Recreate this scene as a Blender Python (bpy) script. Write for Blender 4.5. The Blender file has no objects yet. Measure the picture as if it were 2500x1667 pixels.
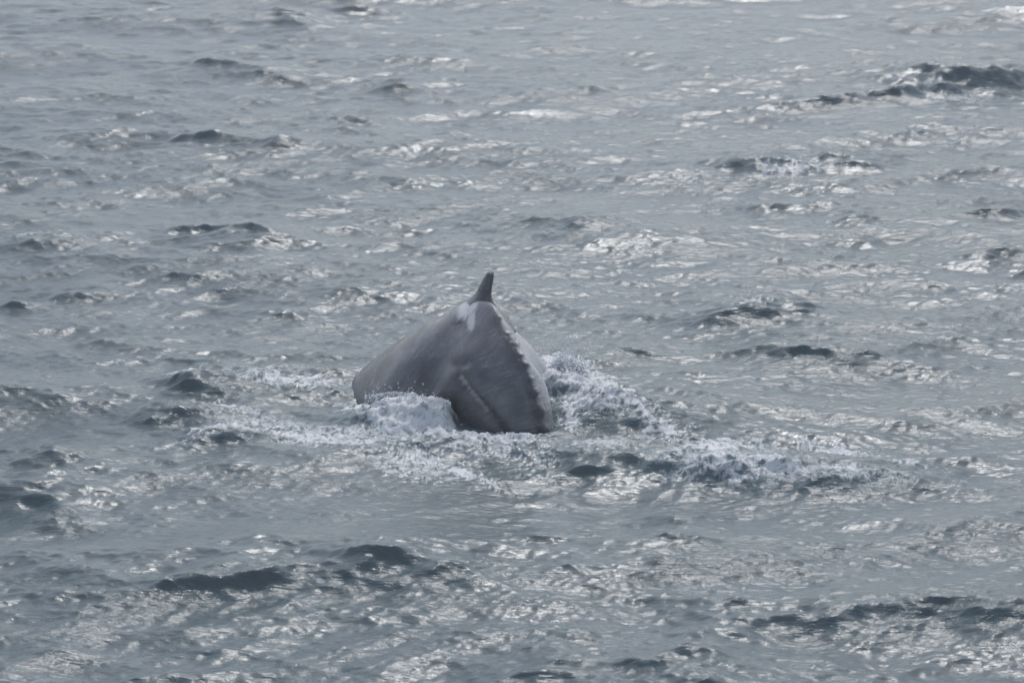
import bpy, math, random
import numpy as np
from mathutils import Vector

random.seed(7)
S = bpy.context.scene
COL = S.collection
R = math.radians

# ------------------------------------------------------------------ camera
DIST, DEP = 45.0, R(14.0)
CAM = np.array([0.0, -DIST * math.cos(DEP), DIST * math.sin(DEP)])
HFOV = R(19.1)
FPX = 1250.0 / math.tan(HFOV / 2)
cd = bpy.data.cameras.new('camera')
cam = bpy.data.objects.new('camera', cd)
COL.objects.link(cam)
cam.location = CAM
cam.rotation_euler = (math.pi / 2 - DEP, 0, 0)
cd.sensor_width = 36
cd.lens = 18 / math.tan(HFOV / 2)
cd.clip_start, cd.clip_end = 0.5, 20000
cd.dof.use_dof = True
cd.dof.focus_distance = 40.6
cd.dof.aperture_fstop = 2.0
S.camera = cam

# ------------------------------------------------------------------ sky and sun
SUN_EL, SUN_AZ = R(52), R(9)            # azimuth measured from +Y towards +X
W = bpy.data.worlds.new('World'); S.world = W; W.use_nodes = True
nt = W.node_tree; N, L = nt.nodes, nt.links
N.clear()
out = N.new('ShaderNodeOutputWorld'); bg = N.new('ShaderNodeBackground')
sky = N.new('ShaderNodeTexSky'); sky.sky_type = 'NISHITA'; sky.sun_disc = False
sky.sun_elevation = SUN_EL; sky.sun_rotation = SUN_AZ
sky.air_density = 1.0; sky.dust_density = 1.8; sky.ozone_density = 1.0
hs = N.new('ShaderNodeHueSaturation'); hs.inputs['Saturation'].default_value = 0.66
L.new(sky.outputs[0], hs.inputs['Color'])
# thin broken cloud veil all round the sky
tc = N.new('ShaderNodeTexCoord'); mp = N.new('ShaderNodeMapping')
mp.inputs['Scale'].default_value = (1.0, 1.0, 2.6)
L.new(tc.outputs['Generated'], mp.inputs['Vector'])
nz = N.new('ShaderNodeTexNoise'); nz.inputs['Scale'].default_value = 3.2
nz.inputs['Detail'].default_value = 6; nz.inputs['Roughness'].default_value = 0.6
L.new(mp.outputs[0], nz.inputs['Vector'])
mr = N.new('ShaderNodeMapRange'); mr.inputs[1].default_value = 0.35; mr.inputs[2].default_value = 0.68
mr.inputs[3].default_value = 0.72; mr.inputs[4].default_value = 1.45
L.new(nz.outputs['Fac'], mr.inputs[0])
mx = N.new('ShaderNodeMix'); mx.data_type = 'RGBA'; mx.blend_type = 'MULTIPLY'
mx.inputs[0].default_value = 1.0
L.new(hs.outputs[0], mx.inputs[6]); L.new(mr.outputs[0], mx.inputs[7])
L.new(mx.outputs[2], bg.inputs['Color'])
bg.inputs['Strength'].default_value = 0.11
L.new(bg.outputs[0], out.inputs['Surface'])

sd = bpy.data.lights.new('sun', 'SUN'); sd.energy = 1.1; sd.angle = R(10.0); sd.color = (1.0, 0.995, 0.985)
so = bpy.data.objects.new('sun', sd); COL.objects.link(so)
sv = Vector((math.sin(SUN_AZ) * math.cos(SUN_EL), math.cos(SUN_AZ) * math.cos(SUN_EL), math.sin(SUN_EL)))
so.rotation_euler = sv.to_track_quat('Z', 'Y').to_euler()
so.location = (20, 30, 40)

S.view_settings.view_transform = 'Standard'; S.view_settings.look = 'None'
S.view_settings.gamma = 1; S.view_settings.use_curve_mapping = False
S.view_settings.exposure = 0.5
S.cycles.use_denoising = True; S.cycles.use_adaptive_sampling = False
S.cycles.max_bounces = 5; S.cycles.diffuse_bounces = 2; S.cycles.glossy_bounces = 3
S.cycles.transparent_max_bounces = 6
S.cycles.sample_clamp_indirect = 4.0


# ------------------------------------------------------------------ picture point -> place in the sea
def P(px, py, z=0.0):
    """world point at height z that the photograph shows at pixel (px, py) of 2500 x 1667"""
    a = (px - 1250.0) / FPX; b = (833.5 - py) / FPX
    d = np.array([a, math.cos(DEP) + b * math.sin(DEP), -math.sin(DEP) + b * math.cos(DEP)])
    t = (z - CAM[2]) / d[2]
    return CAM + d * t


def project(v):
    r = v - CAM
    f = r[:, 1] * math.cos(DEP) - r[:, 2] * math.sin(DEP)
    u = r[:, 1] * math.sin(DEP) + r[:, 2] * math.cos(DEP)
    return 1250 + FPX * r[:, 0] / f, 833.5 - FPX * u / f


def sstep(a, b, x):
    t = np.clip((x - a) / (b - a), 0, 1)
    return t * t * (3 - 2 * t)


# ------------------------------------------------------------------ periodic wave fields
def kgrid(n, size):
    k = np.fft.fftfreq(n, size / n) * 2 * np.pi
    return np.meshgrid(k, k, indexing='ij')      # kx, ky


def wave_field(n, size, lmin, lmax, seed, wind, spread, expo=4.0):
    """random sea (height, dx, dy), unit rms slope"""
    rng = np.random.default_rng(seed)
    kx, ky = kgrid(n, size)
    k = np.hypot(kx, ky); k[0, 0] = 1
    c = (kx * wind[0] + ky * wind[1]) / k
    amp = k ** (-expo / 2) * np.abs(c) ** spread
    kl, kh = 2 * np.pi / lmax, 2 * np.pi / lmin
    amp *= np.exp(-(kl / k) ** 4) * np.exp(-(k / kh) ** 4)
    amp[0, 0] = 0
    g = np.fft.fft2(rng.standard_normal((n, n)))
    H = g * amp
    sx = np.fft.ifft2(1j * kx * H).real; sy = np.fft.ifft2(1j * ky * H).real
    s = 1.0 / math.sqrt((sx ** 2 + sy ** 2).mean())
    h = np.fft.ifft2(H).real * s
    dx = np.fft.ifft2(1j * kx / k * H).real * s
    dy = np.fft.ifft2(1j * ky / k * H).real * s
    return [a.astype(np.float32) for a in (h, dx, dy)]


def smooth_noise(n, size, lmin, lmax, seed, stretch=(1, 1), expo=2.4):
    rng = np.random.default_rng(seed)
    kx, ky = kgrid(n, size)
    k = np.hypot(kx * stretch[0], ky * stretch[1]); k[0, 0] = 1
    amp = k ** (-expo / 2) * np.exp(-(2 * np.pi / lmax / k) ** 4) * np.exp(-(k * lmin / 2 / np.pi) ** 4)
    amp[0, 0] = 0
    f = np.fft.ifft2(np.fft.fft2(rng.standard_normal((n, n))) * amp).real
    return (f / f.std()).astype(np.float32)


def sample(fields, size, x, y, cubic=True):
    n = fields[0].shape[0]
    gx = (x / size * n) % n; gy = (y / size * n) % n
    ix = np.floor(gx).astype(np.int32); iy = np.floor(gy).astype(np.int32)
    fx = (gx - ix).astype(np.float32); fy = (gy - iy).astype(np.float32)

    def w4(t):
        return (-0.5 * t + t * t - 0.5 * t ** 3, 1 - 2.5 * t * t + 1.5 * t ** 3,
                0.5 * t + 2 * t * t - 1.5 * t ** 3, -0.5 * t * t + 0.5 * t ** 3)
    if cubic:
        wx, wy, offs = w4(fx), w4(fy), (-1, 0, 1, 2)
    else:
        wx, wy, offs = (1 - fx, fx), (1 - fy, fy), (0, 1)
    res = [np.zeros(x.shape, np.float32) for _ in fields]
    for a, o in enumerate(offs):
        jx = ((ix + o) % n) * n
        for b, q in enumerate(offs):
            j = jx + (iy + q) % n
            w = wx[a] * wy[b]
            for r_, f in zip(res, fields):
                r_ += w * f.ravel()[j]
    return res


# ------------------------------------------------------------------ the sea surface
dn = 1180; un = 800
d_fine = 27.0 * (92.0 / 27.0) ** (np.arange(dn) / (dn - 1))
grow = lambda s0, f, total: s0 * (f ** np.arange(1, int(math.log(total * (f - 1) / s0 + 1) / math.log(f)) + 2) - 1) / (f - 1) * f
d_near = np.concatenate([np.linspace(-400, -25, 12), 27.0 - grow(0.029, 1.13, 42.0)[::-1]])
d_far = 92.0 + grow(0.096, 1.10, 9000.0)
dd = np.concatenate([d_near, d_fine, d_far])
u_f = np.linspace(-0.198, 0.198, un)
u_o = 0.198 + grow(0.0005, 1.11, 2.2)
uu = np.concatenate([-u_o[::-1], u_f, u_o])
nr, nc = len(dd), len(uu)
wd = np.sqrt(np.maximum(dd, 0) ** 2 + 8.0 ** 2) + np.maximum(-dd, 0)
X = (wd[:, None] * uu[None, :]).astype(np.float32).ravel()
Y = np.repeat((dd + CAM[1]).astype(np.float32), nc)
sp_y = np.repeat(np.gradient(dd).astype(np.float32), nc)
sp_x = (wd[:, None] * np.gradient(uu)[None, :]).astype(np.float32).ravel()
SP = np.maximum(sp_x * 1.4, sp_y)

wind = np.array([0.10, -1.0]); wind /= np.linalg.norm(wind)
big = wave_field(1024, 71.0, 1.3, 13.0, 11, wind, 2.2)
mid = wave_field(1024, 23.7, 0.42, 1.5, 23, wind, 1.0)
fin_ = wave_field(1024, 9.1, 0.085, 0.42, 5, wind, 0.6)
gust = smooth_noise(512, 66.0, 1.2, 14.0, 3, (1.6, 1.0))
lump = smooth_noise(1024, 11.3, 0.07, 0.7, 9, (1, 1), 2.0)
lump2 = smooth_noise(1024, 13.1, 0.05, 0.6, 19, (1.4, 0.8), 2.2)

hB, xB, yB = sample(big, 71.0, X, Y)
hM, xM, yM = sample(mid, 23.7, X, Y)
hF, xF, yF = sample(fin_, 9.1, X, Y)
G = sample([gust], 66.0, X, Y, False)[0]
LU = sample([lump], 11.3, X, Y)[0]
LV = sample([lump2], 13.1, X, Y)[0]
WX = sample([gust], 23.0, X + 5, Y + 9, False)[0]

WY = sample([gust], 9.0, X + 1, Y + 4, False)[0]
fB = 1 - sstep(0.6, 2.5, SP); fM = 1 - sstep(0.15, 0.5, SP); fF = 1 - sstep(0.05, 0.13, SP)

# ridges: crest line between two picture points, height, near and far width
H = np.zeros_like(X); CREST = np.zeros_like(X); FOAM = np.zeros_like(X)


def ridge(p0, p1, a, wn=0.42, wf=1.0, bow=0.0, ends=(0.5, 0.5), peak=0.5, wob=0.10, crest=1.0, foam=0.0, fw=0.3, cut1=None, mode='add', apron=0.0, aw=0.8):
    global H, CREST, FOAM
    A = P(p0[0], p0[1], a * 0.8)[:2]; B = P(p1[0], p1[1], a * 0.8)[:2]
    e = B - A; ln = np.linalg.norm(e); e = e / ln
    nrm = np.array([-e[1], e[0]])                  # away from the camera
    if nrm[1] < 0: nrm = -nrm
    if mode == 'add': a *= 0.68 - 0.22 * float(sstep(1150, 1350, p0[1])); wn = max(wn * 0.7, a / 0.65); crest *= 0.32
    reach = 3.0 * wf + 1.0
    m = (np.abs((X - A[0]) * nrm[0] + (Y - A[1]) * nrm[1]) < reach + abs(bow)) & \
        (np.hypot(X - (A + B)[0] / 2, Y - (A + B)[1] / 2) < ln * 0.5 + ln * max(ends) * 1.5 + reach)
    x, y = X[m], Y[m]
    u = ((x - A[0]) * e[0] + (y - A[1]) * e[1]) / ln
    v = (x - A[0]) * nrm[0] + (y - A[1]) * nrm[1]
    v = v - bow * (1 - (2 * u - 1) ** 2) + wob * (1.1 * WX[m] + 0.22 * WY[m])
    E = np.where(u < peak, np.exp(-(np.maximum(peak - u, 0) / (peak * 0.72 + ends[0] * 0.3)) ** 2.2),
                 np.exp(-(np.maximum(u - peak, 0) / ((1 - peak) * 0.72 + ends[1] * 0.3)) ** 2.2))
    E *= np.clip(1 + 0.16 * WX[m] + (0.11 if p0[1] > 600 else 0.04) * WY[m], 0.1, 1.35)
    if cut1 is not None:
        E *= 1 - sstep(cut1 - 0.14, cut1 + 0.03, u)
    if mode == 'add':                              # pointed crest, hollow face
        r_ = np.sqrt(v * v + 0.0016) - 0.04
        if apron: a *= 0.7
        pr = np.where(v > 0, np.exp(-(r_ / wf) ** 1.15), 0.72 * np.exp(-r_ / wn) + 0.28 * np.exp(-r_ / (2.8 * wn)))
    else:
        pr = np.where(v > 0, np.exp(-(np.abs(v) / wf) ** 1.8), np.exp(-(np.abs(v) / wn) ** 1.8))
    H[m] += a * E * pr
    if apron:                                      # long even slope below the crest, facing the boat
        ap = np.where(v > 0, np.exp(-(v / (1.3 * wf)) ** 2), (1 - sstep(0, 1, np.clip(-v / aw, 0, 1)) * 0.35) * np.clip(1 + v / aw, 0, 1))
        H[m] += 0.55 * apron * np.clip(E, 0, 1) * ap
    CREST[m] = np.maximum(CREST[m], crest * E * np.exp(-((v + wn * 0.3) / (wn * 1.2)) ** 2))
    if foam:
        FOAM[m] = np.maximum(FOAM[m], foam * np.clip(E * 1.2, 0, 1) * np.exp(-((v + 0.1) / fw) ** 2))


# far water
ridge((1720, 232), (2330, 190), 0.42, 0.62, 1.5, peak=0.75)
ridge((2130, 172), (2560, 158), 0.55, 0.75, 1.6, peak=0.6, ends=(0.4, 0.5), apron=0.45, aw=1.5)
ridge((1780, 395), (1980, 385), 0.30, 0.5, 1.1, peak=0.5, apron=0.26, aw=0.8)
ridge((1990, 372), (2150, 395), 0.24, 0.45, 1.0, peak=0.4, apron=0.26, aw=0.8)
ridge((1220, 222), (1500, 205), 0.22, 0.45, 1.0)
ridge((925, 197), (1090, 190), 0.26, 0.5, 1.0, peak=0.4)
ridge((680, -2), (760, 40), 0.40, 0.6, 1.2)
ridge((815, 10), (1000, 12), 0.26, 0.5, 1.0)
ridge((430, 130), (700, 180), 0.25, 0.45, 1.1)
ridge((372, 318), (590, 330), 0.28, 0.42, 1.0, peak=0.45, apron=0.16, aw=0.6)
ridge((640, 345), (720, 350), 0.22, 0.4, 0.8)
ridge((780, 275), (970, 292), 0.17, 0.35, 0.9)
ridge((390, 535), (760, 560), 0.34, 0.46, 1.1, bow=0.35, peak=0.55)
ridge((500, 592), (660, 575), 0.20, 0.36, 0.8)
ridge((-30, 590), (330, 560), 0.20, 0.40, 0.9, apron=0.18, aw=0.6)
ridge((0, 490), (330, 468), 0.16, 0.36, 0.9)
ridge((100, 700), (290, 702), 0.16, 0.34, 0.8)
ridge((10, 345), (130, 370), 0.18, 0.4, 0.8)
ridge((0, 725), (60, 735), 0.18, 0.34, 0.8)
ridge((200, 812), (420, 815), 0.18, 0.34, 0.9)
ridge((580, 752), (760, 742), 0.15, 0.32, 0.8)
ridge((1360, 505), (1420, 560), 0.26, 0.45, 1.0)
ridge((1800, 500), (1920, 495), 0.20, 0.36, 0.8)
ridge((1960, 490), (2060, 492), 0.18, 0.34, 0.8)
ridge((2060, 530), (2140, 530), 0.18, 0.34, 0.8)
ridge((2330, 505), (2540, 495), 0.24, 0.4, 1.0)
ridge((850, 410), (900, 415), 0.15, 0.3, 0.8)
ridge((800, 475), (1000, 420), 0.16, 0.6, 0.8, crest=0.4)
# middle distance, right
ridge((1740, 740), (2040, 712), 0.36, 0.42, 1.1, bow=0.2, peak=0.6, apron=0.24, aw=0.75)
ridge((1730, 838), (2130, 880), 0.27, 0.42, 1.0, bow=0.45, peak=0.4)
ridge((2060, 860), (2290, 890), 0.16, 0.36, 0.8)
ridge((1340, 842), (1640, 848), 0.17, 0.34, 0.9)
ridge((1480, 1035), (1800, 1040), 0.12, 0.4, 0.9)
ridge((2300, 610), (2540, 600), 0.18, 0.36, 1.0)
# near water
ridge((380, 1405), (1020, 1400), 0.34, 0.36, 1.0, bow=0.35, peak=0.35, ends=(0.5, 0.4), apron=0.16, aw=0.55)
ridge((850, 1335), (1160, 1368), 0.30, 0.36, 0.9, bow=0.2, peak=0.4, apron=0.16, aw=0.55)
ridge((-20, 1462), (260, 1445), 0.24, 0.30, 0.9, bow=0.1, peak=0.6)
ridge((1780, 1490), (2540, 1470), 0.32, 0.40, 1.1, bow=0.5, peak=0.5, apron=0.18, aw=0.6)
ridge((1680, 1480), (1900, 1455), 0.14, 0.3, 0.8)
ridge((2350, 1475), (2540, 1490), 0.24, 0.34, 0.9)
ridge((1260, 1302), (1470, 1302), 0.15, 0.28, 0.8)
ridge((1560, 1300), (1740, 1315), 0.17, 0.28, 0.8)
ridge((1420, 1385), (1740, 1365), 0.14, 0.28, 0.8)
ridge((1560, 1225), (1740, 1240), 0.15, 0.3, 0.9)
ridge((2100, 1290), (2560, 1285), 0.08, 0.45, 1.0)
ridge((1480, 1655), (1960, 1660), 0.26, 0.32, 0.9, bow=0.3)
ridge((1190, 1625), (1480, 1640), 0.17, 0.28, 0.8, bow=0.1)
ridge((1500, 1595), (1700, 1625), 0.18, 0.28, 0.8)
ridge((1640, 1570), (1800, 1580), 0.20, 0.28, 0.8)
ridge((1300, 1590), (1420, 1600), 0.14, 0.26, 0.7)
ridge((830, 1660), (1000, 1660), 0.12, 0.24, 0.6)
ridge((100, 1540), (230, 1548), 0.10, 0.24, 0.6)
ridge((-30, 1150), (230, 1215), 0.26, 0.5, 0.9, crest=1.3)
ridge((-30, 1060), (260, 1110), 0.22, 0.5, 0.9, crest=1.3)

# water thrown up round the animal
ridge((860, 975), (1112, 990), 0.40, 0.46, 0.6, peak=0.55, ends=(0.35, 1.5), wob=0.04, crest=0.4, cut1=0.98, mode='set')
ridge((1335, 905), (1630, 1035), 0.36, 0.55, 0.55, peak=0.15, ends=(0.9, 0.6), wob=0.07, crest=0.5, mode='set', foam=0.66, fw=0.4)
ridge((1540, 1115), (2390, 1160), 0.22, 0.5, 0.75, bow=0.35, peak=0.5, ends=(0.5, 0.3), wob=0.09, crest=0.8, mode='set', foam=0.54, fw=0.45)
ridge((440, 922), (860, 878), 0.17, 0.45, 0.5, peak=0.25, wob=0.1, crest=0.7, mode='set')
ridge((440, 925), (680, 985), 0.13, 0.35, 0.5, peak=0.1, wob=0.08, crest=0.7, mode='set')
ridge((600, 938), (880, 940), 0.10, 0.25, 0.4, wob=0.08, mode='set')
ridge((350, 985), (560, 1010), 0.16, 0.4, 0.6, wob=0.1, crest=1.0, mode='set')
ridge((410, 1080), (620, 1030), 0.16, 0.4, 0.6, wob=0.1, crest=0.8, mode='set')
ridge((1130, 1075), (1370, 1090), 0.03, 0.22, 0.12, wob=0.03, crest=0.3, mode='set')
ridge((1380, 1125), (1620, 1120), 0.15, 0.35, 0.5, wob=0.1, crest=1.0, mode='set')

o = P(1270, 1055)
H -= 0.13 * np.exp(-((X - o[0]) / 0.75) ** 2 - ((Y - o[1]) / 0.5) ** 2)
# foam, plus some bright wave-face reflections, drawn as patches lying on the sea (centre, radii in pixels of the photograph, tilt)
gx, gy = project(np.stack([X, Y, np.zeros_like(X)], 1).astype(np.float64))


def patch(cx, cy, rx, ry, dens, tilt=0.0, pw=2.0):
    global FOAM
    c, s = math.cos(R(tilt)), math.sin(R(tilt))
    # the patch lives on the sea: turn its picture centre and radii into metres
    o = P(cx, cy); sx = np.linalg.norm(P(cx + 1, cy) - o); sy = np.linalg.norm(P(cx, cy - 1) - o)
    a = (X - o[0]) / sx + 8 * LU; b = -(Y - o[1]) / sy + 5 * LV
    q = ((a * c + b * s) / rx) ** 2 + ((-a * s + b * c) / ry) ** 2
    FOAM = np.maximum(FOAM, dens * np.exp(-q ** (pw / 2)))


patch(990, 1040, 140, 50, 0.80, 2, 3.5)
patch(985, 985, 120, 16, 1.0, 2, 3.5)
patch(1060, 1050, 70, 40, 0.78, 5, 3)
patch(880, 1000, 70, 26, 1.0)
patch(720, 938, 150, 14, 0.85, 0)
patch(640, 915, 170, 30, 0.5, -4)
patch(470, 928, 60, 16, 0.8, 8)
patch(640, 1040, 260, 55, 0.52, 8)
patch(560, 1060, 120, 22, 0.7, -18)
patch(820, 1075, 240, 40, 0.66, 4)
patch(1010, 1130, 260, 50, 0.55, 8)
patch(1190, 1092, 190, 14, 0.9, 2)
patch(1130, 1150, 110, 16, 0.72, 16)
patch(1180, 1100, 300, 40, 0.55, 4)
patch(1430, 985, 130, 75, 0.70, 12)
patch(1375, 905, 70, 34, 1.0, 10, 3)
patch(1480, 950, 110, 24, 0.78, 32)
patch(1405, 1010, 50, 34, 0.95, 60)
patch(1395, 1055, 40, 28, 0.9, 30)
patch(1570, 1060, 150, 24, 0.72, 24)
patch(1480, 1110, 170, 26, 0.55, 0)
patch(1800, 1150, 330, 46, 0.62, 3)
patch(1760, 1110, 200, 18, 0.72, -8)
patch(2050, 1100, 140, 22, 0.72, 6)
patch(1890, 1160, 90, 14, 0.78, 2)
patch(2210, 1130, 90, 14, 0.62, 12)
patch(2050, 1160, 80, 12, 0.7, 0)
for c in ((1930, 425, 170, 16, .62, -8), (1830, 757, 80, 12, .62, -5), (2330, 240, 190, 24, .52, 5), (90, 586, 140, 9, .62, -5), (1690, 442, 90, 10, .56, -8),  # this row: foam white painted in for the gleam on wave faces
          (1080, 1135, 130, 6, .85, 14), (1180, 1168, 100, 5, .85, 15), (900, 1092, 160, 6, .8, 7), (1260, 1125, 150, 7, .75, 6), (700, 1062, 200, 7, .8, 4),
          (560, 1002, 120, 7, .75, 9), (480, 1075, 70, 6, .7, -25), (1000, 1160, 120, 5, .7, 12), (1310, 1160, 90, 5, .65, 10), (1650, 1090, 110, 8, .8, -6)):
    patch(*c)
FOAM *= fF

calm = np.clip(1 - 0.85 * sstep(0.35, 0.8, FOAM), 0.15, 1)
rough = np.clip(1.0 + 0.55 * G, 0.25, 2.2)
HM = H + 0.11 * fB * hB * 0.88 * (1 - 0.4 * np.clip(CREST, 0, 1))
rm = np.clip(0.88 + 0.4 * CREST + 0.1 * G, 0.35, 1.7)
rf = np.clip(0.95 + 0.1 * G + 0.9 * CREST + 0.9 * sstep(0.2, 0.6, FOAM), 0.25, 2.0)
Z = HM + 0.13 * fM * rm * hM * (0.5 + 0.5 * calm) + 0.155 * fF * rf * hF
ch = 0.9
X2 = X + ch * (0.11 * fB * xB * 0.8 + 0.13 * fM * rm * xM + 0.155 * fF * rf * xF * 0.8) * 1.0
Y2 = Y + ch * (0.11 * fB * yB * 0.8 + 0.13 * fM * rm * yM + 0.155 * fF * rf * yF * 0.8) * 1.0
Y2 = Y2 - 0.35 * np.clip(HM, -0.2, 0.6)            # crests lean down-wind, towards the boat
dense = sstep(0.55, 0.95, FOAM)
BIL = np.minimum(np.abs(LU), 1.6) * 0.6 + np.minimum(np.abs(LV), 1.6) * 0.4
Z = Z + dense * (0.045 * BIL - 0.025) + 0.022 * sstep(0.3, 0.6, FOAM) * (BIL - 0.5)

V = np.stack([X2, Y2, Z], 1).astype(np.float32)


def grid_mesh(name, verts, rows, cols, keep=None):
    idx = np.arange(rows * cols, dtype=np.int32).reshape(rows, cols)
    q = np.stack([idx[:-1, :-1], idx[:-1, 1:], idx[1:, 1:], idx[1:, :-1]], -1).reshape(-1, 4)
    old = None
    if keep is not None:
        q = q[keep[q].mean(1) > 0.5]
        old, inv = np.unique(q, return_inverse=True)
        q = inv.reshape(-1, 4).astype(np.int32); verts = verts[old]
    me = bpy.data.meshes.new(name)
    me.vertices.add(len(verts)); me.vertices.foreach_set('co', np.ascontiguousarray(verts, np.float32).ravel())
    me.loops.add(q.size); me.loops.foreach_set('vertex_index', np.ascontiguousarray(q, np.int32).ravel())
    me.polygons.add(len(q))
    me.polygons.foreach_set('loop_start', np.arange(0, q.size, 4, dtype=np.int32))
    me.polygons.foreach_set('loop_total', np.full(len(q), 4, np.int32))
    me.update(calc_edges=True)
    me.polygons.foreach_set('use_smooth', np.ones(len(q), bool))
    return me, old


def attr(me, name, data):
    a = me.attributes.new(name, 'FLOAT', 'POINT'); a.data.foreach_set('value', np.ascontiguousarray(data, np.float32))


# ------------------------------------------------------------------ materials
class NB:
    def __init__(s, name):
        s.m = bpy.data.materials.new(name); s.m.use_nodes = True
        s.t = s.m.node_tree; s.t.nodes.clear()
        s.out = s.n('ShaderNodeOutputMaterial')

    def n(s, typ, **kw):
        nd = s.t.nodes.new(typ)
        for k, v in kw.items(): setattr(nd, k, v)
        return nd

    def l(s, a, b): s.t.links.new(a, b)

    def val(s, sock, v):
        if hasattr(v, 'is_linked') or isinstance(v, bpy.types.NodeSocket): s.l(v, sock)
        else: sock.default_value = v

    def math(s, op, a, b=0.0, c=0.0, clamp=False):
        nd = s.n('ShaderNodeMath', operation=op, use_clamp=clamp)
        s.val(nd.inputs[0], a); s.val(nd.inputs[1], b); s.val(nd.inputs[2], c)
        return nd.outputs[0]

    def ramp(s, v, a, b, c=0.0, d=1.0):
        nd = s.n('ShaderNodeMapRange', interpolation_type='SMOOTHSTEP')
        s.val(nd.inputs[0], v)
        for i, q in enumerate((a, b, c, d)): s.val(nd.inputs[i + 1], q)
        return nd.outputs[0]

    def mix(s, f, a, b):
        nd = s.n('ShaderNodeMix', data_type='RGBA')
        s.val(nd.inputs[0], f)
        s.val(nd.inputs[6], a if isinstance(a, bpy.types.NodeSocket) else (*a, 1))
        s.val(nd.inputs[7], b if isinstance(b, bpy.types.NodeSocket) else (*b, 1))
        return nd.outputs[2]

    def noise(s, vec, scale, detail=4, rough=0.55, dist=0.0):
        nd = s.n('ShaderNodeTexNoise'); s.l(vec, nd.inputs['Vector'])
        nd.inputs['Scale'].default_value = scale; nd.inputs['Detail'].default_value = detail
        nd.inputs['Roughness'].default_value = rough; nd.inputs['Distortion'].default_value = dist
        return nd.outputs['Fac']

    def mapping(s, vec, scale, rot=(0, 0, 0)):
        nd = s.n('ShaderNodeMapping'); s.l(vec, nd.inputs[0])
        nd.inputs['Scale'].default_value = scale; nd.inputs['Rotation'].default_value = rot
        return nd.outputs[0]

    def attrib(s, name):
        return s.n('ShaderNodeAttribute', attribute_name=name).outputs['Fac']

    def bump(s, h, dist, strength=1.0, normal=None):
        nd = s.n('ShaderNodeBump'); s.l(h, nd.inputs['Height'])
        nd.inputs['Distance'].default_value = dist; s.val(nd.inputs['Strength'], strength)
        if normal is not None: s.l(normal, nd.inputs['Normal'])
        return nd.outputs[0]

    def bsdf(s, **kw):
        nd = s.n('ShaderNodeBsdfPrincipled')
        for k, v in kw.items():
            i = nd.inputs[k.replace('_', ' ')]
            if isinstance(v, tuple) and len(v) == 3: v = (*v, 1)
            s.val(i, v)
        return nd


def foam_cover(b, obj):
    v = b.mapping(obj, (1.0, 0.75, 1.0), (0, 0, 0.35))
    n1 = b.noise(v, 4.2, 5, 0.6, 0.9)
    n2 = b.noise(b.mapping(obj, (2.6, 1.0, 1.0), (0, 0, 0.9)), 5.0, 6, 0.62, 1.2)
    r1 = b.math('SUBTRACT', 1.0, b.math('MULTIPLY', b.math('ABSOLUTE', b.math('SUBTRACT', n1, 0.5)), 5.0))
    lace = b.math('ADD', b.math('MULTIPLY', r1, 0.62), b.math('MULTIPLY', n2, 0.42))
    return lace


def make_water():
    b = NB('sea_water')
    obj = b.n('ShaderNodeTexCoord').outputs['Object']
    fo = b.attrib('foam'); cr = b.attrib('crest')
    lace = foam_cover(b, obj)
    t = b.math('ADD', fo, b.math('MULTIPLY', b.math('SUBTRACT', lace, 0.42), 0.75))
    cov = b.math('MULTIPLY', b.ramp(t, 0.56, 0.98), b.ramp(fo, 0.08, 0.35))
    # ripples too small for the mesh
    patchy = b.noise(b.mapping(obj, (0.35, 0.8, 1)), 0.9, 3, 0.6)
    r1 = b.noise(b.mapping(obj, (0.5, 1.5, 1.0), (0, 0, 0.1)), 9.0, 4, 0.6, 0.3)
    r2 = b.noise(b.mapping(obj, (0.9, 1.2, 1.0), (0, 0, -0.35)), 34.0, 3, 0.6)
    amp = b.math('ADD', b.math('MULTIPLY', b.ramp(patchy, 0.3, 0.7), 0.6), b.math('MULTIPLY', cr, 0.5))
    amp = b.math('ADD', amp, 0.36)
    n = b.bump(r1, 0.030, amp)
    r3 = b.noise(b.mapping(obj, (0.16, 1.5, 1.0), (0, 0, 0.06)), 3.2, 4, 0.6, 0.5)
    n = b.bump(r3, 0.028, 0.8, n)
    n = b.bump(r2, 0.0025, amp, n)
    fn = b.noise(obj, 22.0, 6, 0.7, 0.5)
    deep = b.mix(b.math('MULTIPLY', b.ramp(fo, 0.15, 0.8), 0.55), (0.074, 0.106, 0.118), (0.20, 0.26, 0.275))
    w = b.bsdf(Base_Color=deep, Roughness=0.23, IOR=1.333)
    b.l(n, w.inputs['Normal'])
    f = b.bsdf(Base_Color=(0.74, 0.75, 0.76), Roughness=0.6, IOR=1.3)
    b.l(b.bump(fn, 0.02, 0.8), f.inputs['Normal'])
    ms = b.n('ShaderNodeMixShader'); b.l(cov, ms.inputs[0]); b.l(w.outputs[0], ms.inputs[1]); b.l(f.outputs[0], ms.inputs[2])
    b.l(ms.outputs[0], b.out.inputs['Surface'])
    return b.m


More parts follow.
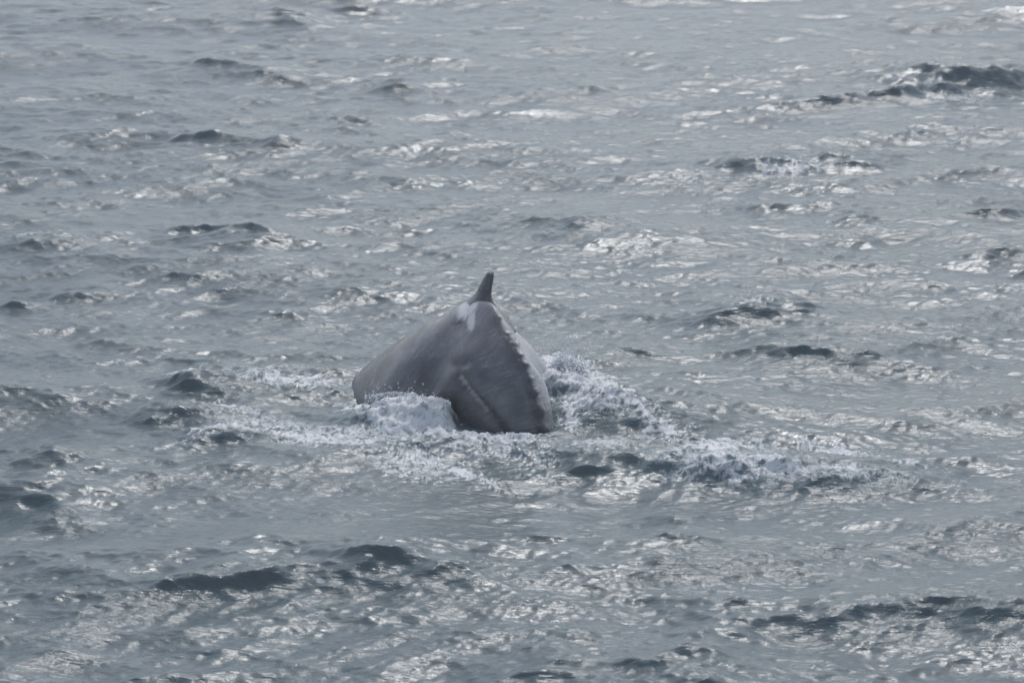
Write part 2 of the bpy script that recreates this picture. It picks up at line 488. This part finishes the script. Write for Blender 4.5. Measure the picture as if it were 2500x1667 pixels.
def make_foam():
    b = NB('foam_white')
    obj = b.n('ShaderNodeTexCoord').outputs['Object']
    n1 = b.noise(obj, 6.0, 5, 0.65, 0.9)
    vein = b.ramp(b.math('ABSOLUTE', b.math('SUBTRACT', n1, 0.5)), 0.0, 0.075)
    n3 = b.noise(b.mapping(obj, (1.0, 1.0, 1.6)), 2.6, 4, 0.6, 0.6)
    thin = b.math('MULTIPLY', b.math('SUBTRACT', 1.0, vein), b.ramp(n3, 0.38, 0.62))
    n4 = b.noise(obj, 19.0, 4, 0.6)
    col = b.mix(b.ramp(n4, 0.3, 0.65), (0.60, 0.63, 0.65), (0.82, 0.82, 0.82))
    col = b.mix(b.math('MULTIPLY', thin, 0.75), col, (0.26, 0.33, 0.36))
    f = b.bsdf(Base_Color=col, Roughness=0.5, IOR=1.3)
    b.l(b.bump(b.noise(obj, 20.0, 6, 0.72, 0.4), 0.04, 0.9), f.inputs['Normal'])
    b.l(f.outputs[0], b.out.inputs['Surface'])
    return b.m


def make_spray():
    b = NB('spray_white')
    f = b.bsdf(Base_Color=(0.78, 0.81, 0.84), Roughness=0.25, IOR=1.33)
    b.l(f.outputs[0], b.out.inputs['Surface'])
    return b.m


def make_skin(fin=False):
    b = NB('whale_skin')
    uvn = b.n('ShaderNodeAttribute', attribute_name='skin_uv').outputs['Vector']
    obj = b.n('ShaderNodeTexCoord').outputs['Object']
    big = b.noise(uvn, 2.2, 4, 0.6, 0.4)
    streak = b.noise(b.mapping(uvn, (16.0, 1.6, 1.0), (0, 0, 0.15)), 2.6, 5, 0.65, 0.3)
    speck = b.noise(obj, 38.0, 4, 0.7)
    pale = b.attrib('pale'); dark = b.attrib('dark')
    base = b.mix(b.ramp(big, 0.3, 0.72), (0.088, 0.092, 0.105), (0.150, 0.155, 0.170))
    sk = b.math('MULTIPLY', b.ramp(streak, 0.42, 0.72), b.ramp(big, 0.35, 0.65, 0.15, 0.8))
    base = b.mix(b.math('MULTIPLY', sk, 0.85), base, (0.30, 0.30, 0.31))
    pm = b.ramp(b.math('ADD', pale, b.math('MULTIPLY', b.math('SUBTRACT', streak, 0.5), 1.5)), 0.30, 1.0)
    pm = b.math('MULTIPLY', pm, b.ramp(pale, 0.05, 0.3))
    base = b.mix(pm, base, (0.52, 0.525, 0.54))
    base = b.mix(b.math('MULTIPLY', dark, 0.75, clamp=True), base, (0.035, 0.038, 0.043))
    base = b.mix(b.math('MULTIPLY', b.ramp(speck, 0.60, 0.78), 0.34), base, (0.26, 0.26, 0.27))
    f = b.bsdf(Base_Color=base, Roughness=b.ramp(big, 0.3, 0.7, 0.34, 0.22), IOR=1.38)
    n = b.bump(streak, 0.012, 0.5)
    n = b.bump(speck, 0.006, 0.6, n)
    b.l(n, f.inputs['Normal'])
    b.l(f.outputs[0], b.out.inputs['Surface'])
    return b.m


M_WATER, M_FOAM, M_SPRAY, M_SKIN = make_water(), make_foam(), make_spray(), make_skin()


def link(name, me, mat, parent=None, **props):
    o = bpy.data.objects.new(name, me); COL.objects.link(o)
    me.materials.clear(); me.materials.append(mat)
    if parent: o.parent = parent
    for k, v in props.items(): o[k] = v
    return o


me, _ = grid_mesh('water', V, nr, nc)
attr(me, 'foam', FOAM); attr(me, 'crest', np.clip(CREST, 0, 1.3))
link('water', me, M_WATER, kind='structure', label='choppy grey green sea surface with dark wave crests and sun glitter')

# thick foam: lumps standing a little proud of the water
lace = 0.55 * (1 - np.abs(LU)) + 0.35 * LV
tt = FOAM + 0.30 * (lace - 0.15)
keep = (tt > 1.06).astype(np.float32) * (FOAM > 0.5)
edge = np.clip((tt - 1.06) / 0.3, 0, 1)
VF = V.copy(); VF[:, 2] += 0.004 + 0.035 * edge * BIL
mf, old = grid_mesh('sea_foam', VF, nr, nc, keep)
link('sea_foam', mf, M_FOAM, kind='stuff', label='white churned foam lying on the water around the whale')

# ------------------------------------------------------------------ the whale
def crom(pts, n):
    pts = np.asarray(pts, float); m = len(pts)
    t = np.linspace(0, m - 1, n); i = np.clip(np.floor(t).astype(int), 0, m - 2); f = (t - i)[:, None]
    g = lambda j: pts[np.clip(j, 0, m - 1)]
    p0, p1, p2, p3 = g(i - 1), g(i), g(i + 1), g(i + 2)
    return 0.5 * (2 * p1 + (p2 - p0) * f + (2 * p0 - 5 * p1 + 4 * p2 - p3) * f ** 2 + (3 * p1 - p0 - 3 * p2 + p3) * f ** 3)


# spine: place, half width, depth, sharpness of the ridge
st = []
def station(p, w, d, pk): st.append([*p, w, d, pk])
station((0.50, -4.95, -1.60), 0.16, 0.40, 1.3)
station((0.50, -5.18, -0.95), 0.20, 0.62, 1.5)
station((0.49, -5.30, -0.40), 0.22, 0.82, 1.6)
station(P(1332, 1072, 0.00), 0.34, 0.95, 1.5)
station(P(1315, 1000, 0.38), 0.43, 1.00, 1.5)
station(P(1288, 910, 0.84), 0.54, 1.06, 1.5)
station(P(1260, 850, 1.12), 0.56, 1.20, 1.6)
station(P(1233, 806, 1.30), 0.66, 1.28, 1.7)
station(P(1202, 774, 1.37), 0.82, 1.36, 1.85)
station((-0.60, -3.50, 1.36), 1.28, 1.48, 1.6)
station((-0.97, -2.90, 1.08), 1.44, 1.56, 1.3)
station((-1.40, -2.20, 0.62), 1.40, 1.60, 1.15)
station((-1.85, -1.40, 0.05), 1.38, 1.55, 1.05)
station((-2.40, -0.50, -0.65), 1.20, 1.40, 1.0)
station((-3.00, 0.60, -1.45), 0.80, 1.00, 1.0)
station((-3.40, 1.30, -2.00), 0.30, 0.40, 1.0)
NS, NPH = 340, 300
C = crom(st, NS)
FIN_S = 8.0                                            # station under the fin
tpar = np.linspace(0, len(st) - 1, NS)
sp = C[:, :3]; T = np.gradient(sp, axis=0); T /= np.linalg.norm(T, axis=1)[:, None]
hd = T.copy(); hd[:, 2] = 0
for i in range(NS):                                    # steady heading where the spine stands steep
    pass
LANG = np.interp(tpar, [0, 3, 4, 5, 6, 7, 8, 15], [16, 16, 18, 21, 25, 30, 34, 34])       # the tail stock twists
lat = np.stack([np.cos(np.radians(LANG)), np.sin(np.radians(LANG)), 0 * LANG], 1)             # right-hand side of the animal
WLEFT = np.interp(tpar, [0, 1, 2, 3, 4, 5, 6, 7, 8, 15], [0.3, 0.55, 0.72, 0.82, 0.84, 0.86, 0.90, 0.94, 1.0, 0]) 
up = np.cross(lat, T); up /= np.linalg.norm(up, axis=1)[:, None]
up[up[:, 2] < -0.2] *= -1
ph = np.linspace(-np.pi, np.pi, NPH + 1)[:-1]
w_, d_, p_ = C[:, 3:4], C[:, 4:5], C[:, 5:6]
wlr = np.where(np.sin(ph)[None] < 0, np.maximum(w_, WLEFT[:, None]), w_)
a_ = np.sign(np.sin(ph))[None] * wlr * np.abs(np.sin(ph))[None] ** p_
dr = d_ * (1 - np.cos(ph))[None]
nearfin = np.exp(-((tpar - FIN_S) / 1.0) ** 2)[:, None]
dr = dr - 0.21 * np.exp(-((tpar - FIN_S - 0.1) / 0.75) ** 2)[:, None] * np.exp(-np.abs(a_ / 0.27) ** 1.15)
ds = np.concatenate([[0], np.cumsum(np.linalg.norm(np.diff(sp, axis=0), axis=1))])
vw = sp[:, None, :] + a_[..., None] * lat[:, None, :] - dr[..., None] * up[:, None, :]
bv = np.concatenate([vw.reshape(-1, 3), sp[:1] - d_[:1] * up[:1], sp[-1:] - d_[-1:] * up[-1:]])
idx = np.arange(NS * NPH).reshape(NS, NPH); nx = np.roll(idx, -1, 1)
q = np.stack([idx[:-1], nx[:-1], nx[1:], idx[1:]], -1).reshape(-1, 4).tolist()
n0, n1 = NS * NPH, NS * NPH + 1
q += [[n0, nx[0, j], idx[0, j]] for j in range(NPH)] + [[n1, idx[-1, j], nx[-1, j]] for j in range(NPH)]
mraw = bpy.data.meshes.new('raw'); mraw.from_pydata(bv.tolist(), [], q); mraw.update()
oraw = bpy.data.objects.new('raw', mraw); COL.objects.link(oraw)
rm_ = oraw.modifiers.new('r', 'REMESH'); rm_.mode = 'VOXEL'; rm_.voxel_size = 0.018
dg = bpy.context.evaluated_depsgraph_get(); dg.update()
mw = bpy.data.meshes.new_from_object(oraw.evaluated_get(dg)); mw.name = 'humpback_whale'
bpy.data.objects.remove(oraw); bpy.data.meshes.remove(mraw)
nv = len(mw.vertices); vb = np.empty(nv * 3, np.float32); mw.vertices.foreach_get('co', vb); vb = vb.reshape(-1, 3).astype(np.float64)
ed = np.empty(len(mw.edges) * 2, np.int32); mw.edges.foreach_get('vertices', ed); ed = ed.reshape(-1, 2)


def relax(v, wt, it):
    deg = np.bincount(ed.ravel(), minlength=nv)[:, None].astype(float)
    for _ in range(it):
        acc = np.stack([np.bincount(ed[:, 0], v[ed[:, 1], c], nv) + np.bincount(ed[:, 1], v[ed[:, 0], c], nv) for c in range(3)], 1)
        v = v + wt * (acc / deg - v)
    return v


def spine_coords(v):
    best = np.full(len(v), 1e9); bi = np.zeros(len(v), int)
    for k in range(0, NS, 2):
        d2 = ((v - sp[k]) ** 2).sum(1); mm = d2 < best
        best[mm] = d2[mm]; bi[mm] = k
    return bi, np.sqrt(best)


def normals(v):
    mw.vertices.foreach_set('co', v.astype(np.float32).ravel()); mw.update()
    n = np.empty(nv * 3, np.float32); mw.vertex_normals.foreach_get('vector', n)
    return n.reshape(-1, 3).astype(np.float64)


bi, bd = spine_coords(vb)
vb = relax(vb, np.clip((bd - 0.03) / 0.35, 0.0, 1)[:, None] * 0.6 + 0.06, 110)
bi, bd = spine_coords(vb)
side = ((vb - sp[bi]) * lat[bi]).sum(1)                        # + right, - left of the spine
qx, qy = project(vb)
nrm = normals(vb)
left = (side < 0.0) & (((vb - CAM) * nrm).sum(1) < 0)
# knuckles of the tail stock
KNUCK = ((1328, 1052, 11, 15, 1.0), (1318, 1008, 12, 17, 1.0), (1304, 962, 10, 14, 0.85), (1295, 928, 7, 9, 0.5), (1284, 892, 7, 9, 0.55),
         (1274, 868, 5, 6, 0.35), (1262, 840, 6, 7, 0.4), (1252, 826, 4, 5, 0.25), (1243, 815, 5, 5, 0.35), (1222, 776, 4, 5, 0.2))
kn = np.zeros(nv); kshade = np.zeros(nv)
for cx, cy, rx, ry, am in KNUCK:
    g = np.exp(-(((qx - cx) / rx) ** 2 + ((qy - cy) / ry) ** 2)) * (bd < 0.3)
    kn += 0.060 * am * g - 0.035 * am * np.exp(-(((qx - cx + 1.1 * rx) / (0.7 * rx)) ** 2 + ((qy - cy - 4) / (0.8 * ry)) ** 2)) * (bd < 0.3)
    kshade = np.maximum(kshade, min(1, am * 1.3) * np.exp(-(((qx - cx + 5) / rx) ** 2 + ((qy - cy - 2) / (ry * 0.95)) ** 2) ** 2) * (side < 0.05) * (bd < 0.3))  # shade on the left of each knuckle, painted into the skin


def dist_line(pts):
    best = np.full(nv, 1e9)
    for (x0, y0), (x1, y1) in zip(pts[:-1], pts[1:]):
        ex, ey = x1 - x0, y1 - y0; t = np.clip(((qx - x0) * ex + (qy - y0) * ey) / (ex * ex + ey * ey), 0, 1)
        best = np.minimum(best, np.hypot(qx - x0 - t * ex, qy - y0 - t * ey))
    return best


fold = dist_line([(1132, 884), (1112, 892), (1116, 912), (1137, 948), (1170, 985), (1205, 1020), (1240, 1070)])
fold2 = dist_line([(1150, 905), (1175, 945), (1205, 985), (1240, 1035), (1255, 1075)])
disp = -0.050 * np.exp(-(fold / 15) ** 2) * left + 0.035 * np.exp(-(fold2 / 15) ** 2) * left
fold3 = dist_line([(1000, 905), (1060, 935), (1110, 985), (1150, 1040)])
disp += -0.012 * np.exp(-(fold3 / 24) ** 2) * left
vb = vb + nrm * (disp + kn)[:, None]
vb_final = vb


def blob(cx, cy, rx, ry, tilt=0):
    c, s_ = math.cos(R(tilt)), math.sin(R(tilt)); a, b = qx - cx, qy - cy
    return np.exp(-(((a * c + b * s_) / rx) ** 2 + ((-a * s_ + b * c) / ry) ** 2) ** 1.5)


pale = np.maximum.reduce([1.0 * blob(1144, 750, 24, 32, 35), 0.95 * blob(1150, 780, 13, 36, 6), 0.9 * blob(1122, 774, 22, 20, 30), 0.35 * blob(1188, 885, 26, 30, -25),
                          0.85 * np.exp(-(dist_line([(1122, 920), (1150, 960), (1185, 1000)]) / 10) ** 2),
                          0.35 * np.exp(-(dist_line([(1185, 1000), (1215, 1030), (1240, 1070)]) / 12) ** 2)]) * left
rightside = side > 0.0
pale = np.maximum(pale, (0.64 + 0.3 * sstep(0.10, 0.45, bd)) * rightside * sstep(1090, 930, qy) * (1 - kshade))  # sunlit right flank painted in as paler skin
darkm = np.maximum.reduce([0.55 * np.exp(-(fold / 14) ** 2) * left, 0.45 * np.exp(-(fold3 / 30) ** 2) * left, 0.5 * blob(1118, 905, 26, 40, -25) * left,  # shade of the folds and hollow put into the skin colour
                           0.45 * (bd < 0.10) * left * (qy > 770), 1.25 * kshade])  # painted shade along the ridge's left side and at the knuckles
normals(vb)
mw.polygons.foreach_set('use_smooth', np.ones(len(mw.polygons), bool))
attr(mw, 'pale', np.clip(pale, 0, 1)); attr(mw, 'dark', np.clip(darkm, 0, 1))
uvv = np.zeros((nv, 3), np.float32)
uvv[:, 0] = ds[bi]; uvv[:, 1] = np.sign(side) * bd
a = mw.attributes.new('skin_uv', 'FLOAT_VECTOR', 'POINT'); a.data.foreach_set('vector', uvv.ravel())
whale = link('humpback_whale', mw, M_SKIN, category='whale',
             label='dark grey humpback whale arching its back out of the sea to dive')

# dorsal fin: hooked stub on top of the arch
FZ = np.linspace(0, 1, 44); FA = np.linspace(0, 2 * np.pi, 49)[:-1]
base = P(1180, 748, 1.40); hd2 = np.array([-0.56, 0.83, 0.0]); lt = np.array([0.83, 0.56, 0.0])
fk = crom([[0.46, 0.62, -0.30, -0.06], [0.36, 0.48, -0.12, -0.07], [0.19, 0.28, 0.02, -0.03], [0.090, 0.16, 0.15, 0.012], [0.068, 0.125, 0.26, 0.036],
           [0.052, 0.10, 0.37, 0.062], [0.043, 0.072, 0.45, 0.080], [0.028, 0.042, 0.487, 0.088], [0.004, 0.008, 0.506, 0.092]], 44)
fv = []
for th, cw, h, sh in fk:
    back = -0.10 * (max(h, 0) / 0.49) ** 1.6
    c0 = base + np.array([0, 0, h]) + lt * sh + hd2 * (back + 0.04)
    for f in FA:
        fv.append(c0 + lt * th * math.sin(f) * (1 - 0.25 * max(0, math.cos(f))) + hd2 * cw * math.cos(f))
fidx = np.arange(44 * 48).reshape(44, 48); fnx = np.roll(fidx, -1, 1)
fq = np.stack([fidx[:-1], fnx[:-1], fnx[1:], fidx[1:]], -1).reshape(-1, 4).tolist() + [fidx[-1].tolist(), fidx[0][::-1].tolist()]
mfn = bpy.data.meshes.new('dorsal_fin'); mfn.from_pydata(fv, [], fq); mfn.update()
mfn.polygons.foreach_set('use_smooth', np.ones(len(fq), bool))
hh = np.repeat(fk[:, 2], 48)
qx, qy = project(np.array(fv)); fpale = np.maximum(0.8 * sstep(0.44, 0.48, hh), 1.0 * blob(1140, 755, 26, 38, 30) * (1 - sstep(0.02, 0.06, hh)))
attr(mfn, 'pale', fpale); attr(mfn, 'dark', 0.6 * sstep(0.02, 0.22, hh) * (1 - sstep(0.42, 0.47, hh)))
a = mfn.attributes.new('skin_uv', 'FLOAT_VECTOR', 'POINT')
fuv = np.zeros((len(fv), 3), np.float32); fuv[:, 0] = np.tile(FA, 44) * 0.1; fuv[:, 1] = hh; a.data.foreach_set('vector', fuv.ravel())
link('dorsal_fin', mfn, M_SKIN, parent=whale, label='small hooked darker dorsal fin on top of the arched back')

# ------------------------------------------------------------------ spray
ICO = None
def spray(name, label, spots, n, seed):
    import bmesh
    rng = np.random.default_rng(seed)
    bm = bmesh.new(); bmesh.ops.create_icosphere(bm, subdivisions=1, radius=1.0)
    bv_ = np.array([v.co[:] for v in bm.verts]); bf = np.array([[v.index for v in f.verts] for f in bm.faces]); bm.free()
    vs, fs = [], []
    k = 0
    for _ in range(n):
        c, r, sz = spots(rng)
        m = bv_ * (r * rng.uniform(0.7, 1.35, 3))[None] * (1 + 0.25 * rng.standard_normal((len(bv_), 1)) * (r > 0.012))
        vs.append(m + c); fs.append(bf + k); k += len(bv_)
    v = np.concatenate(vs); f = np.concatenate(fs)
    m = bpy.data.meshes.new(name); m.from_pydata(v.tolist(), [], f.tolist()); m.update()
    m.polygons.foreach_set('use_smooth', np.ones(len(f), bool))
    return link(name, m, M_SPRAY, kind='stuff', label=label)


def right_splash(rng):
    # fingers of water thrown up beside the flank
    if rng.random() < 0.8:
        fx = rng.choice([1352, 1368, 1380, 1392, 1404, 1414], p=[.2, .22, .2, .16, .12, .10])
        top = {1352: 872, 1368: 850, 1380: 872, 1392: 862, 1404: 885, 1414: 872}[int(fx)]
        t = rng.beta(1.0, 1.6)
        px = fx + rng.normal(0, 9 * (1 - t) + 2) + 6 * t
        py = 915 + (top - 915) * t
        r = (0.030 * (1 - t) + 0.005) * rng.uniform(0.3, 1.0)
    else:
        px = rng.normal(1375, 38); py = rng.uniform(810, 905); r = rng.uniform(0.003, 0.009)
    o = P(1375, 925, 0.0)
    y = o[1] + 0.15 + rng.normal(0, 0.12)
    d = P(px, py, 0.0) - CAM; t = (y - CAM[1]) / d[1]
    return CAM + d * t, r, 0


def left_splash(rng):
    px = rng.uniform(890, 1100)
    top = np.interp(px, [850, 870, 900, 960, 1010, 1045, 1075, 1100, 1108], [985, 965, 968, 958, 963, 975, 974, 984, 1000])
    py = top + rng.exponential(7) - 3 - (rng.random() < 0.1) * rng.exponential(8)
    y = P(px, 985, 0.40)[1] + rng.normal(0, 0.05)
    d = P(px, py, 0.0) - CAM; t = (y - CAM[1]) / d[1]
    return CAM + d * t, rng.uniform(0.003, 0.010), 0


spray('flank_spray', 'white spray of droplets bursting up beside the sunlit right flank', right_splash, 2600, 2)
spray('crest_spray', 'white droplets along the foaming crest against the left flank', left_splash, 900, 3)

# ------------------------------------------------------------------ sea haze
hb = NB('sea_haze'); pv = hb.n('ShaderNodeVolumePrincipled'); pv.inputs['Color'].default_value = (0.9, 0.95, 0.97, 1)
pv.inputs['Density'].default_value = 0.0014; pv.inputs['Anisotropy'].default_value = 0.0; hb.m.cycles.homogeneous_volume = True
hb.l(pv.outputs[0], hb.out.inputs['Volume'])
e = 40000.0
hv = [(x, y, z) for z in (-2.5, 13.0) for x, y in ((-e, -e), (e, -e), (e, e), (-e, e))]
hm = bpy.data.meshes.new('haze'); hm.from_pydata(hv, [], [(3, 2, 1, 0), (4, 5, 6, 7), (0, 1, 5, 4), (1, 2, 6, 5), (2, 3, 7, 6), (3, 0, 4, 7)]); hm.update()
link('haze', hm, hb.m, kind='stuff', label='thin pale sea haze over the water')
